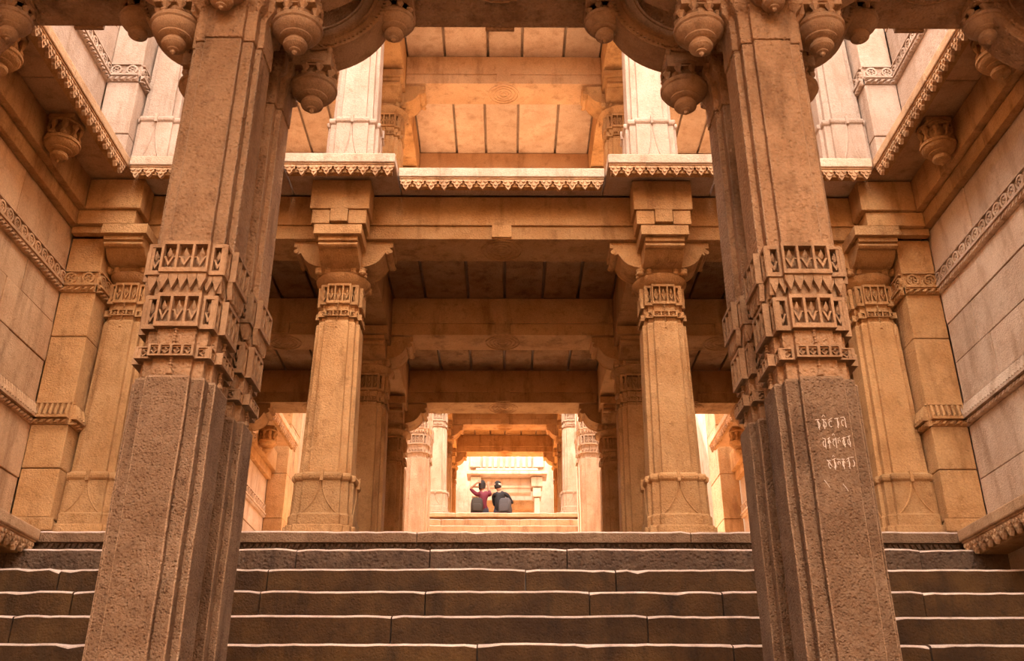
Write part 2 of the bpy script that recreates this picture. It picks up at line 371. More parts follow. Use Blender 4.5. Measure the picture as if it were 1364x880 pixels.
# ------------------------------------------------------------------ portal pillars (pairs that flank the stair)
def make_portal_pillar(label, group, loc, ML='rough', MP='pillar', MT='carve'):
    t = thing('portal_pillar', label, 'pillar', loc, group)
    a, b, d = .180, .093, .031
    zb = -.05 - loc[2]
    mb = MB().rings([(rp(.245, .13, .03), -.05), (rp(.245, .13, .03), .08), (rp(a, b, d), .14)] + [(rp(a+.0012*math.sin(7.3*q), b+.0015*math.sin(5.1*q+1), d), .3+q*.1) for q in range(12)] + [(rp(a, b, d), 1.56), (rp(a-.01, b-.008, d), 1.57)])
    worn_lit_edges(part('lower_shaft', mb, ML, t, 0, rel=True), .007, 'arris' if ML == 'rough' else ML)
    mb = MB().rings([(rp(.156, .084, .026), 1.568), (rp(.156, .084, .026), 1.792)])
    part('neck', mb, MP, t, .004, rel=True)
    # thin moulding
    th = carved_band(t, .190, .096, .031, 1.648, 1.702, 4, MT, .02)
    carved_band(t, .185, .095, .031, 1.788, 1.948, 3, MT, .05)
    mb = MB().rings([(rp(.165, .085, .03), 1.945), (rp(.165, .088, .03), 2.03), (rp(.185, .1, .03), 2.05)])
    part('cushion_moulding', mb, MT, t, .004, rel=True)
    fr = fringe_on(.192, .103, 1.966, 2.045, 5); f2 = fringe_on(.162, .163, 1.966, 2.045, 8); fr.add(f2.v, f2.f)
    stuff(part('fringe', fr, MT, t, rel=True))
    carved_band(t, .202, .106, .031, 2.043, 2.197, 3, MT, .052)
    mb = MB().rings([(rp(.178, .094, .03), 2.19), (rp(.176, .093, .03), 2.8), (rp(.174, .092, .03), 3.38), (rp(.168, .086, .03), 3.39)])
    worn_lit_edges(part('upper_shaft', mb, MP, t, 0, rel=True), .006, 'arris' if ML == 'rough' else ML)
    ch = MB()
    for (x, y) in ((0, -.165), (.165, 0), (-.165, 0)):
        c = hanging_chain(x, y, 1.79, 1.575); ch.add(c.v, c.f)
    part('bell_chain', ch, MT, t, rel=True)
    # capital
    mb = MB().rings([(rp(.18, .095, .03), 3.39), (rp(.18, .095, .03), 3.58), (rp(.215, .11, .03), 3.62), (rp(.215, .11, .03), 3.71)]).rings([(sq(.205), 3.712), (sq(.205), 3.86), (sq(.235), 3.88), (sq(.235), 3.94), (sq(.2), 3.96), (sq(.2), 4.10), (sq(.25), 4.13), (sq(.25), 4.235)])
    part('capital', mb, MP, t, .005, rel=True)
    for k, (dx, dy) in enumerate(((1, 0), (0, -1), (-1, 0), (0, 1))):
        if dy == 1 and True: pass
        r = .27 if dy else .315
        arm = MB().box(-.105, .105, .17, r+.105, 3.69, 3.77).box(-.085, .085, .17, r+.085, 3.77, 3.83).box(-.115, .115, .17, r+.115, 3.83, 3.90)
        for i in range(5):
            x = -.09 + i*.045
            arm.lathe([(.008, 3.77), (.017, 3.79), (.017, 3.81), (.008, 3.83)], 6, x, r+.09)
        ang = {(1,0): -PI/2, (0,-1): PI, (-1,0): PI/2, (0,1): 0}[(dx, dy)]
        c_, s_ = math.cos(ang), math.sin(ang)
        arm.xf(lambda x, y, z: (x*c_-y*s_, x*s_+y*c_, z))
        ao = part('bracket_arm', arm, MT, t, .004, rel=True)
        pendant_parts(ao, dx*r, dy*r, 3.60 if dx else 3.63, .9 if dy else 1.0, MT)
    for sg in (-1, 1):     # curved struts that spring to the beam
        n = 14; pts_o = []; pts_i = []
        for i in range(n+1):
            q = PI/2*i/n
            pts_o.append((.30 + .43*math.sin(q), 3.80 + .44*(1-math.cos(q))))
            pts_i.append((.24 + .34*math.sin(q), 3.93 + .31*(1-math.cos(q))))
        poly = [(sg*x, z) for x, z in pts_o + pts_i[::-1]]
        mb = MB().extr(poly, 'y', -.10, .10)
        mid = [(.27 + .385*math.sin(PI/2*i/n), 3.865 + .375*(1-math.cos(PI/2*i/n))) for i in range(n+1)]
        for off, rr in ((-.103, .014), (.103, .014)):
            mb.tube([(sg*x, off, z) for x, z in mid], rr, 6)
            mb.tube([(sg*x, off, z) for x, z in pts_i], .010, 6)
        st_ = part('curved_strut', mb, MT, t, rel=True)
        bd = MB()
        for i in range(24):
            q = PI/2*(i+.5)/24
            x, z = .29 + .418*math.sin(q), 3.822 + .422*(1-math.cos(q))
            for off in (-.104, .104): bd.box(sg*x-.007, sg*x+.007, off-.006, off+.006, z-.007, z+.007)
        stuff(part('bead_row', bd, MT, st_, rel=True))
        up = part('strut_block', MB().box(sg*.64, sg*.86, -.11, .11, 4.17, 4.238), MT, t, .004, rel=True)
        pendant_parts(up, sg*.75, 0, 4.10, .9, MT, drum=.07)
    return t
PY = (3.937, 4.42)
grp = 'paired portal pillars below the stair'
pp = make_portal_pillar('leading tall pillar with pitted lower shaft and pierced bands, no scratched writing', grp, (AX-COLX, PY[0], 0))
pr = dup(pp, (AX+COLX, PY[0], 0), 'leading tall pillar with pierced bands and white scratched writing on its shaft', grp)
for s in (-1, 1):
    dup(pp, (AX+s*COLX, PY[1], 0), 'second pillar of the pair, standing close behind the leading portal pillar', grp)
# scratched writing on the pillar's front face
rr = random.Random(3); mb = MB()
yf_ = -.1812
for (zc, x0, x1, n) in ((1.352, -.058, .072, 5), (1.270, -.040, .082, 6), (1.180, -.030, .084, 6)):
    for i in range(n):
        cx = x0 + (x1-x0)*(i+.5)/n; w_ = (x1-x0)/n*.42; hh = .024; zz_ = zc + .010*i/n
        P_ = lambda x, z: (cx + x*w_, yf_, zz_ + z*hh)
        mb.tube([P_(rr.uniform(-1, -.7), rr.uniform(.5, .9)), P_(rr.uniform(.5, 1), rr.uniform(.6, 1))], .0016, 4)
        sgn = rr.choice((-1, 1)); ph = rr.uniform(0, 2)
        mb.tube([P_(.75*sgn*math.cos(ph+q*.75)*(1-.05*q), -.15 + .55*math.sin(ph+q*.75)) for q in range(rr.randint(5, 7))], .0017, 4)
        if rr.random() < .75:
            q = rr.uniform(-.2, .9); mb.tube([P_(q, .8), P_(q+rr.uniform(-.2, .2), -1)], .0016, 4)
        if rr.random() < .3: mb.tube([P_(-.5, 1.2), P_(.1, 1.6), P_(.6, 1.25)], .0014, 4)
for x, z in ((-.052, 1.115), (-.03, 1.20), (.02, 1.10)):
    mb.tube([(x, yf_, z), (x+.012, yf_, z-.018), (x+.018, yf_, z-.03)], .0015, 4)
o = part('scratched_writing', mb, 'scratch', pr, rel=True); o['label'] = 'white scratched letters'

# second portal, up the corridor
grp2 = 'portal pillars between the two landings'; far_pp = None
for s in (-1, 1):
    for q, y in enumerate((14.85, 15.30)):
        if far_pp is None: far_pp = make_portal_pillar('', grp2, (AX+s*COLX, y, D2[1]), 'bright', 'bright', 'bright'); o = far_pp
        else: o = dup(far_pp, (AX+s*COLX, y, D2[1]), '')
        o['label'] = ('sunlit pillar with pierced band rising before the farther flight of steps', 'rear sunlit pillar of the farther portal pair')[q]

def mandala(parent, x, y, z, r, mat='stone'):
    mb = MB()
    for q in (1.0, .78, .56, .34):
        R = r*q
        lo = []
        for rad, zz in ((R, z+.001), (R-.003, z-.008), (R-.012, z-.009), (R-.015, z+.001)):
            lo.append(([(x+max(rad, .001)*math.cos(2*PI*i/32), y+max(rad, .001)*math.sin(2*PI*i/32)) for i in range(32)], zz))
        n = 32; vs_ = []; fs = []
        for poly, zz in lo: vs_ += [(px, py, zz) for px, py in poly]
        for k in range(3):
            for i in range(n):
                j = (i+1) % n; fs.append((k*n+i, k*n+j, (k+1)*n+j, (k+1)*n+i))
        mb.add(vs_, fs)
    mb.lathe([(.028, z+.002), (.028, z-.008), (.012, z-.014), (0, z-.015)], 12, x, y)
    o = part('carved_mandala', mb, mat, parent); return o

# portal beams
def portal_beam(oy, oz, which, label):
    for bay, (x0, x1) in {'c': (-COLX, COLX), 'l': (-WX-.05, -COLX), 'r': (COLX, WX+.05)}.items():
        xm = AX + (x0+x1)/2
        t = thing('portal_beam', label[0] if bay == 'c' else label[1], 'beam', (xm, 4.14+oy, 4.24+oz), 'beams of the %s portal' % which)
        part('beam_block', B(AX+x0+.003, AX+x1-.003, 3.68+oy, 4.62+oy, 4.24+oz, 4.62+oz), 'pillar', t, .012)
        part('beam_tab', B(xm-.09, xm+.09, 4.615+oy, 4.64+oy, 4.228+oz, 4.4+oz), 'pillar', t, .004)
        mandala(t, xm - (0 if bay == 'c' else 0), 4.15+oy, 4.24+oz, .26, 'pillar')
portal_beam(0, 0, 'near', ('heavy brown beam spanning the middle bay over the leading pillars', 'heavy brown beam with carved rosette running from leading pillar to side wall'))
portal_beam(10.93, D2[1], 'farther', ('stone beam spanning the middle bay of the farther portal', 'stone beam from farther portal pillar to side wall'))
for s in (-1, 1):
    for y in PY:
        t = thing('wall_bracket', ('carved wall bracket with pendants in line with the leading portal pillar', 'carved wall bracket with pendants in line with the second portal pillar')[y == PY[1]], 'bracket', (AX+s*3.63, y, 3.5), 'wall brackets of the near portal')
        n = 14; po = [(WX-.40 - .40*math.sin(PI/2*i/n), 3.80 + .44*(1-math.cos(PI/2*i/n))) for i in range(n+1)]; pi_ = [(WX-.36 - .30*math.sin(PI/2*i/n), 3.94 + .30*(1-math.cos(PI/2*i/n))) for i in range(n+1)]
        pm_ = [((a_+c_)/2, (b_+d_)/2) for (a_, b_), (c_, d_) in zip(po, pi_)]
        mb = MB().extr([(AX+s*x, z) for x, z in po + pi_[::-1]], 'y', y-.1, y+.1)
        for off in (-.103, .103):
            mb.tube([(AX+s*x, y+off, z) for x, z in pm_], .014, 6); mb.tube([(AX+s*x, y+off, z) for x, z in pi_], .01, 6)
        part('curved_strut', mb, 'pillar', t)
        part('bracket_arm', MB().box(AX+s*(WX-.42), AX+s*(WX-.005), y-.105, y+.105, 3.70, 3.78).box(AX+s*(WX-.40), AX+s*(WX-.005), y-.085, y+.085, 3.78, 3.84).box(AX+s*(WX-.43), AX+s*(WX-.005), y-.115, y+.115, 3.84, 3.93), 'pillar', t, .004)
        part('strut_block', B(AX+s*(WX-.86), AX+s*(WX-.66), y-.11, y+.11, 4.17, 4.238), 'pillar', t, .004)
        pendant_parts(t, s*(-.31), 0, .10, 1.0, 'carve'); pendant_parts(t, s*(-.75), 0, .60, .9, 'carve', drum=.07)
# unseen roof of the entrance pavilion, its depth set to shade the pillar fronts
rf = struct('ceiling', B(AX-WX-.05, AX+WX+.05, 0.9, 4.62, 4.62, 4.80), 'ceil')
struct('portal_light_block', B(AX-WX-.05, AX+WX+.05, 3.7, 4.6, 4.80, ZT), 'wall')  # added unseen mass that blocks light above the near portal
rf2 = struct('ceiling_upper_portal', B(AX-WX-.05, AX+WX+.05, 14.5, 15.7, 4.62+3.15, 4.8+3.15), 'ceil')

# ------------------------------------------------------------------ pavilion columns
def make_column(h, bh, label, group, loc, clip=None, mat='stone'):
    t = thing('column', label, 'column', loc, group)
    def P(name, mb, bevel=0, parent=None, smooth=False):
        if clip:
            lo, hi = clip; mb.xf(lambda x, y, z: (min(max(x, lo), hi), y, z))
        return part(name, mb, mat, parent or t, bevel, smooth, rel=True)
    P('plinth', MB().rings([(rp(.275, .19, .03), 0), (rp(.275, .19, .03), .075)]), .008)
    bz = bh
    P('base', MB().rings([(rp(.25, .16, .03), .075), (rp(.25, .16, .03), .16), (rp(.238, .15, .03), .17), (rp(.232, .145, .03), bz-.01)]), .006)
    lf = MB()
    for k in range(4):       # raised leaf on each face of the base
        c_, s_ = round(math.cos(k*PI/2)), round(math.sin(k*PI/2))
        f = MB(); z0, z1 = .17, bz-.01
        n = 8; cur = [(.02 + .12*(1-i/n)**2.2, z0 + (z1-z0)*i/n) for i in range(n+1)]
        for sg in (-1, 1):
            f.tube([(sg*(x-.012), -.238 + .004*(z-z0)/(z1-z0), z) for x, z in cur], .007, 5)
        f.xf(lambda x, y, z: (x*c_-y*s_, x*s_+y*c_, z)); lf.add(f.v, f.f)
    P('base_leaf', lf)
    P('ring', MB().rings([(rp(.225, .14, .03), bz-.012), (rp(.246, .152, .03), bz+.004), (rp(.25, .155, .03), bz+.025), (rp(.246, .152, .03), bz+.046), (rp(.215, .132, .03), bz+.06)]), .006)
    knob = MB()
    for k in range(4):
        c_, s_ = round(math.cos(k*PI/2)), round(math.sin(k*PI/2))
        f = MB().box(-.012, .012, -.262, -.235, bz-.02, bz+.065); f.xf(lambda x, y, z: (x*c_-y*s_, x*s_+y*c_, z)); knob.add(f.v, f.f)
    P('clasp', knob)
    P('shaft', MB().rings([(rp(.204, .115, .034), bz+.055), (rp(.184, .10, .034), h-.79), (rp(.178, .096, .034), h-.775)]), .006)
    P('neck', MB().rings([(rp(.166, .09, .03), h-.78), (rp(.162, .088, .03), h-.612)]), .004)
    if clip is None:
        carved_band(t, .188, .10, .03, h-.735, h-.682, 3, mat)
        carved_band(t, .184, .098, .03, h-.615, h-.43, 3, mat, .05)
    else:
        for (aa, z0, z1) in ((.188, h-.735, h-.682), (.184, h-.615, h-.43)):
            P('carved_band', MB().rings([(rp(aa-.028, .08, .03), z0+.004), (rp(aa-.028, .08, .03), z1-.004)]))
            for k in range(4):
                for pm in (tier_panel(aa, .098, z0, z1, 3), corner_panel(aa, .098, .03, z0, z1)):
                    c_, s_ = round(math.cos(k*PI/2)), round(math.sin(k*PI/2))
                    pm.xf(lambda x, y, z: (x*c_-y*s_, x*s_+y*c_, z))
                    if all(clip[0] <= v[0] <= clip[1] for v in pm.v): P('panel', pm)
    ch = hanging_chain(0, -.178, h-.61, h-.83); P('bell_chain', ch)
    # dish under the brackets
    P('dish', MB().rings([(ngon(.15, 24), h-.432), (ngon(.19, 24), h-.41), (ngon(.225, 24), h-.375), (ngon(.235, 24), h-.35), (ngon(.22, 24), h-.335)]), 0, None, True)
    db = MB().rings([(sq(.17), h-.336), (sq(.17), h-.295)])
    for sx in (-1, 1):
        for sy in (-1, 1):
            db.lathe([(.022, h-.35), (.034, h-.338), (.03, h-.315), (.036, h-.296), (.02, h-.288)], 8, sx*.185, sy*.185)
            db.lathe([(.018, h-.345), (.027, h-.335), (.022, h-.315), (.028, h-.296)], 8, sx*.11, sy*.19)
            db.lathe([(.018, h-.345), (.027, h-.335), (.022, h-.315), (.028, h-.296)], 8, sx*.19, sy*.11)
    P('scroll_course', db)
    P('capital_block', MB().box(-.155, .155, -.155, .155, h-.296, h-.002), .005)
    for ang in (0, PI):
        mb = MB().extr(arm_profile(), 'y', -.15, .15)
        for yy in (-.152, .152):
            mb.lathe([(0.001, -.012), (.024, -.012), (.024, .012), (.001, .012)], 10, 0, 0) if False else None
            ring = [(.405 + .022*math.cos(2*PI*i/10), -.1 + .022*math.sin(2*PI*i/10)) for i in range(10)]
            mb.extr(ring, 'y', yy-.008, yy+.008)
            mb.tube([(r_, yy, z_) for r_, z_ in arm_profile()[8:14]], .007, 5)
        c_ = math.cos(ang)
        mb.xf(lambda x, y, z: (x*c_, y*c_, z+h-.002))
        P('bracket', mb, .003)
    for sg in (-1, 1):
        mb = MB().extr([(sg*(r_+.0), z_*.62) for r_, z_ in arm_profile(.44, .34)], 'x', -.165, .165)
        mb.xf(lambda x, y, z: (x, y, z+h-.115))
        P('bracket', mb, .004)
        P('bracket_cap', MB().box(-.2, .2, sg*.157, sg*.475, h-.112, h-.022), .004)
    return t

def cl(storey, row, pav):
    return {0: 'front', 1: 'middle', 2: 'back'}[row]
low_proto = None; ups = {}; far_proto = None
for i, y in enumerate(ROWS):
    for s in (-1, 1):
        lab = 'carved sandstone column on the %s row of the near pavilion, ground storey' % cl(0, i, 0)
        if low_proto is None: low_proto = make_column(ZL-ZF, .435, lab, 'ground columns of the near pavilion', (AX+s*COLX, y, ZF))
        else: dup(low_proto, (AX+s*COLX, y, ZF), lab, 'ground columns of the near pavilion')
        lab = ('pale sunlit column on the upper storey balcony, front row', 'orange column on the upper storey, middle row behind pale column', 'orange column on the upper storey, back row')[i]
        if (i > 0) not in ups: ups[i > 0] = make_column(7.61-ZU, .70, lab, 'upper columns of the near pavilion', (AX+s*COLX, y, ZU), None, 'stone' if i else 'pale')
        else: dup(ups[i > 0], (AX+s*COLX, y, ZU), lab, 'upper columns of the near pavilion')
        lab = 'sunlit column on the %s row of the farther pavilion' % cl(0, i, 0)
        if i == 0: 
            if far_proto is None: far_proto = make_column(ZL-ZF, .435, lab, 'columns of the farther pavilion', (AX+s*COLX, y+D2[0], ZF+D2[1]), None, 'bright')
            else: dup(far_proto, (AX+s*COLX, y+D2[0], ZF+D2[1]), lab)
        else: dup(low_proto, (AX+s*COLX, y+D2[0], ZF+D2[1]), lab, 'columns of the farther pavilion')
# engaged columns beside the wall piers
EX = 3.16
eng = {}
for s in (-1, 1):
    clip = (-.18, 9) if s < 0 else (-9, .18)
    for i, y in enumerate(ROWS):
        lab = 'column engaged to wall pier, %s row of the near pavilion, ground storey' % cl(0, i, 0)
        if i == 0:
            eng[s] = make_column(ZL-ZF, .435, lab, 'engaged ground columns', (AX+s*EX, y, ZF), clip)
            eng[s, 'u'] = make_column(7.61-ZU, .70, 'pale column engaged to wall pier on the upper storey, front row', 'engaged upper columns', (AX+s*EX, y, ZU), clip, 'pale')
        else:
            dup(eng[s], (AX+s*(EX+.14), y, ZF), lab, 'engaged ground columns')
        if i == 0: dup(eng[s], (AX+s*EX, y+D2[0], ZF+D2[1]), 'column engaged to wall pier in the farther pavilion', 'engaged far columns')

# ------------------------------------------------------------------ band runs
rope_cache = {}
ros_mesh = None
def rosette_mesh():
    mb = MB(); n = 12; R, r = .052, .036
    # pierced lotus: ring, eight petals, centre boss; sits on plane y = 0 facing -y
    ringv = []
    for i in range(n):
        a_ = 2*PI*i/n; ringv += [(R*math.cos(a_), .01, R*math.sin(a_)), (R*math.cos(a_), -.018, R*math.sin(a_)), (r*math.cos(a_), -.018, r*math.sin(a_)), (r*math.cos(a_), .01, r*math.sin(a_))]
    fs = []
    for i in range(n):
        j = (i+1) % n
        for k in range(3): fs.append((4*i+k, 4*j+k, 4*j+k+1, 4*i+k+1))
    mb.add(ringv, fs)
    for i in range(6):
        a_ = 2*PI*i/6
        c_, s_ = math.cos(a_), math.sin(a_)
        q = [(.006, -.004), (.022, -.010), (.037, 0), (.022, .010)]
        mb.add([(x*c_-z*s_, -.012, x*s_+z*c_) for x, z in q] + [(x*c_-z*s_, .008, x*s_+z*c_) for x, z in q], [(0,1,2,3), (0,4,5,1), (1,5,6,2), (2,6,7,3), (3,7,4,0)])
    return mb
def petal_tooth():
    """hanging leaf of a cornice fringe, top edge at z=0, facing -y"""
    w2, h = .0525, .115; mb = MB()
    mb.extr([(-w2, 0), (w2, 0), (w2, -.028), (.040, -.040), (.043, -.056), (.022, -.072), (.020, -.090), (0, -h), (-.020, -.090), (-.022, -.072), (-.043, -.056), (-.040, -.040), (-w2, -.028)], 'y', 0, .028)
    for cx, cz, r in ((-.022, -.036, .014), (.022, -.036, .014), (0, -.070, .013)):
        mb.extr([(cx + r*math.cos(2*PI*i/8), cz + r*math.sin(2*PI*i/8)) for i in range(8)], 'y', -.010, .001)
    mb.box(-w2, w2, -.008, .002, -.012, 0)
    return mb
TOOTH = mesh('fringe_leaf', petal_tooth(), 'wall')
ROS = {}
def ros(mt):
    if mt not in ROS: ROS[mt] = mesh('rosette', rosette_mesh(), mt)
    return ROS[mt]
def rope(L):
    mb = MB(); n = max(2, int(L/.052)); w_ = L/n
    for i in range(n):
        x = i*w_
        mb.add([(x, -.0, -.02), (x+w_*.8, 0, -.02), (x+w_*1.35, -.0, .02), (x+w_*.55, 0, .02), (x+w_*.2, -.026, -.012), (x+w_*.6, -.026, -.012), (x+w_*1.1, -.026, .012), (x+w_*.7, -.026, .012)],
               [(0,1,5,4), (1,2,6,5), (2,3,7,6), (3,0,4,7), (4,5,6,7), (0,3,2,1)])
    return mb
def run(parent, p, q, z, style, mat='wall'):
    """carved string course from p to q (plan), outward to the right of p->q; parts are children of parent"""
    off = ORG.get(parent.name, (0,0,0))
    L = math.hypot(q[0]-p[0], q[1]-p[1]); ang = math.atan2(q[1]-p[1], q[0]-p[0])
    kw = dict(loc=(p[0], p[1], z), rz=ang)
    def Q(name, mb, **k): return part(name, mesh(name, mb, mat), mat, parent, **kw, **k)
    if style == 'rosette':
        Q('moulding', MB().box(0, L, -.045, .02, .045, .066).box(0, L, -.03, .02, .035, .046).box(0, L, -.03, .02, .178, .192).box(0, L, -.008, .02, -.0, .18))
        r_ = rope(L); r_.xf(lambda x, y, zz: (min(x, L), y-.012, zz+.018)); r_.box(0, L, -.012, .02, -.003, .04)
        stuff(Q('rope_moulding', r_))
        n = max(1, round(L/.118)); st_ = L/n
        c_, s_ = math.cos(ang), math.sin(ang)
        for i in range(n):
            lx = (i+.5)*st_; ly = -.010
            part('rosette', ros(mat), mat, parent, loc=(p[0]+lx*c_-ly*s_, p[1]+lx*s_+ly*c_, z+.122), rz=ang)
    else:
        r_ = rope(L); r_.xf(lambda x, y, zz: (min(x, L), y-.012, zz+.018)); r_.box(0, L, -.012, .02, -.003, .04)
        stuff(Q('rope_moulding', r_))
        Q('moulding', MB().box(0, L, -.055, .02, .042, .062).box(0, L, -.004, .02, .06, .175).box(0, L, -.02, .02, .168, .18))
        mb = MB(); n = max(2, round(L/.042)); w_ = L/n
        for i in range(n):
            x = i*w_
            g_ = .0075
            mb.add([(x+g_, -.046, .063), (x+w_-g_, -.046, .063), (x+w_-g_*1.6, -.022, .165), (x+g_*1.6, -.022, .165), (x+g_, 0, .063), (x+w_-g_, 0, .063), (x+w_-g_, 0, .165), (x+g_, 0, .165), (x+w_/2, -.058, .075), (x+w_/2, -.034, .155)],
                   [(0,1,8), (1,2,9,8), (2,3,9), (3,0,8,9), (0,4,5,1), (1,5,6,2), (2,6,7,3), (3,7,4,0)])
        stuff(Q('petal_course', mb))
def srun(s, parent, p, q, z, style, mat='wall'):
    """p,q given for the right-hand side in (distance from axis, y) as seen walking so that the outward side is the court; mirrored for s=-1"""
    P_, Q_ = (AX+s*p[0], p[1]), (AX+s*q[0], q[1])
    # outward must be to the right of travel
    run(parent, *((P_, Q_) if s > 0 else (Q_, P_)), z, style, mat)

def teeth(parent, p, q, z):
    off = ORG.get(parent.name, (0,0,0))
    L = math.hypot(q[0]-p[0], q[1]-p[1]); ang = math.atan2(q[1]-p[1], q[0]-p[0]); n = max(1, round(L/.107))
    c_, s_ = math.cos(ang), math.sin(ang)
    for i in range(n):
        lx = (i+.5)*L/n
        o = part('fringe_leaf', TOOTH, 'wall', parent, loc=(p[0]+lx*c_, p[1]+lx*s_, z), rz=ang)
        o.scale = (L/n/.105, 1, random.uniform(.93, 1.06))

# ------------------------------------------------------------------ side walls of the courts
def courses(s, parent, y0, y1, zs, xf=WX, mat='wall', lmin=.7, lmax=1.5):
    for z0, z1 in zip(zs[:-1], zs[1:]):
        y = y0; first = True
        while y < y1-.02:
            ln = random.uniform(lmin, lmax) * (random.uniform(.3, 1) if first else 1); first = False
            ye = y+ln
            if y1-ye < .35: ye = y1
            pr_ = random.uniform(-.006, .006)
            part('wall_block', B(AX+s*(xf+pr_), AX+s*(xf+.1), y+.003, ye-.003, z0+.003, z1-.003), mat, parent, .005)
            y = ye
def pendant_thing(x, y, z, label, group, k=1.0):
    t = thing('hanging_pendant', label, 'pendant', (x, y, z), group)
    part('bracket_block', MB().rings([(sq(.085), -.03), (sq(.1), -.01), (sq(.1), .03)]), 'stone', t, .004, rel=True)
    pendant_parts(t, 0, 0, -.19, k*1.08, 'stone', drum=.15)
    return t
def court(s, y0, y1, name, low, pend, upper=False, ledge=False):
    W = walls[s]
    wm = WM[s] if ledge else 'bright'
    courses(s, W, y0, y1, ([low] if low < 1.6 else []) + ([.55, 1.05, 1.6] if low < .6 else []) + [ZF, 2.12, 2.55], mat=wm)
    courses(s, W, y0, y1, [2.725, 3.08, 3.42, 3.70], mat=wm)
    courses(s, W, y0, y1, [3.885, 4.29], mat=wm)
    srun(s, W, (WX, y1), (WX, y0), 2.55, 'petal', wm); srun(s, W, (WX, y1), (WX, y0), 3.70, 'rosette', wm)
    # backing for the string courses
    part('wall_block', B(AX+s*WX, AX+s*(WX+.1), y0, y1, 2.55, 2.725), 'wall', W)
    part('wall_block', B(AX+s*WX, AX+s*(WX+.1), y0, y1, 3.70, 3.885), 'wall', W)
    # stepped cornice courses below the walkway
    ym = (y0+y1)/2
    for z0, z1, pj in ((4.295, 4.43, .06), (4.435, 4.725, .12)):
        for a_, c_ in ((y0, ym), (ym, y1)):
            part('cornice_block', B(AX+s*(WX-pj), AX+s*(WX+.1), a_+.003, c_-.003, z0, z1), 'stone', W, .006)
    t = thing('walkway_slab', 'fringed walkway slab on the wall of the %s' % name, 'cornice', (AX+s*3.4, ym, 4.73), 'wall walkways of the %s' % name)
    for a_, c_ in ((y0, ym-.2), (ym-.2, y1-.3)):
        part('slab', B(AX+s*3.14, AX+s*(WX+.05), a_+.003, c_-.003, 4.735, 4.82), 'wall', t, .01)
    part('fringe_backing', B(AX+s*3.19, AX+s*3.25, y0, y1-.3, 4.68, 4.735), 'stone', t)
    e = AX+s*3.16
    teeth(t, *(((e, y1-.33), (e, y0)) if s > 0 else ((e, y0), (e, y1-.33))), 4.735)
    for q, (yy, zz) in enumerate(pend):
        pendant_thing(AX+s*3.40, yy, zz, 'carved lotus pendant under the %s walkway%s' % (name, '' if len(pend) < 2 else (', beside the wall pier', ', close to the portal beam')[q]), 'walkway pendants in the %s' % name, .95)
    if ledge:
        t = thing('wall_ledge', 'projecting stone ledge with leaf fringe beside the steps', 'ledge', (AX+s*3.5, ym, ZF-.08), 'ledges beside the steps')
        for a_, c_ in ((y0, 5.9), (5.9, 7.08)):
            part('slab', B(AX+s*3.36, AX+s*(WX-.004), a_+.003, c_-.003, ZF-.085, ZF), 'wall', t, .012)
        e = AX+s*3.385
        teeth(t, *(((e, 7.06), (e, y0)) if s > 0 else ((e, y0), (e, 7.06))), ZF-.086)
        part('ledge_corbel', B(AX+s*3.43, AX+s*(WX-.004), y0, 6.95, ZF-.2, ZF-.087), 'stone', t, .01)
    if upper:
        courses(s, W, y0-.3, y1, [ZU, 5.35, 5.88], mat='pale'); courses(s, W, y0-.3, y1, [6.075, 6.5, 7.0, 7.6, 8.2], mat='pale')
        part('wall_block', B(AX+s*WX, AX+s*(WX+.1), y0-.3, y1, 5.88, 6.075), 'pale', W)
        srun(s, W, (WX, y1), (WX, y0-.3), 5.88, 'rosette', 'pale')
court_names = ('stair court', 'court behind the near pavilion')
for s in (-1, 1):
    court(s, 4.65, 7.128, court_names[0], .05, [(6.2, 4.70), (5.2, 4.70)], True, True)
    court(s, 11.80, 14.5, court_names[1], 1.65, [(13.36, 4.70)], False)
# wall piers
def pier(s, yf, z0, z1, lab, grp_, bands, splits, mat='stone', depth=.72, xi=3.345):
    t = thing('wall_pier', lab, 'pilaster', (AX+s*3.49, yf+depth/2, z0), grp_)
    for a_, c_ in zip(splits[:-1], splits[1:]):
        part('pier_block', B(AX+s*(xi+random.uniform(-.004, .004)), AX+s*3.635, yf+random.uniform(0, .008), yf+depth, a_+.003, c_-.003), mat, t, .008)
    for z, stl in bands:
        srun(s, t, (3.345, yf), (3.635, yf), z, stl, mat) if s > 0 else run(t, (AX-3.635, yf), (AX-3.345, yf), z, stl, mat)
        if s > 0: run(t, (AX+3.345, yf+.3), (AX+3.345, yf), z, stl, mat)
        else: run(t, (AX-3.345, yf), (AX-3.345, yf+.3), z, stl, mat)
    part('pier_foot', B(AX+s*(xi-.045), AX+s*3.635, yf-.03, yf-.004, z0+.001, z0+.10), mat, t, .01)
    return t
for s in (-1, 1):
    pier(s, 7.12, ZF, 4.22, 'wall pier with petal and rosette bands at the head of the steps', 'ground piers', [(2.55, 'petal'), (3.70, 'rosette')], [ZF, 1.82, 2.2, 2.55, 2.725, 3.3, 3.70, 3.885, 4.22])
    for y in (9.1, 11.05): pier(s, y, ZF, 4.29, 'plain wall pier inside the near pavilion, %s row' % ('middle' if y < 10 else 'back'), 'inner piers', [], [ZF, 2.5, 3.4, 4.29], xi=3.485)
    pier(s, 7.12, ZU, 7.6, 'pale wall pier with rosette band on the upper storey', 'upper piers', [(5.88, 'rosette')], [ZU, 5.3, 5.88, 6.075, 6.9, 7.6], 'pale')
    pier(s, 14.5, 2.9, 7.2, 'wall pier beside the farther portal pillars', 'far portal piers', [], [2.9, 3.7, 4.4, 5.2, 6.2, 7.2])

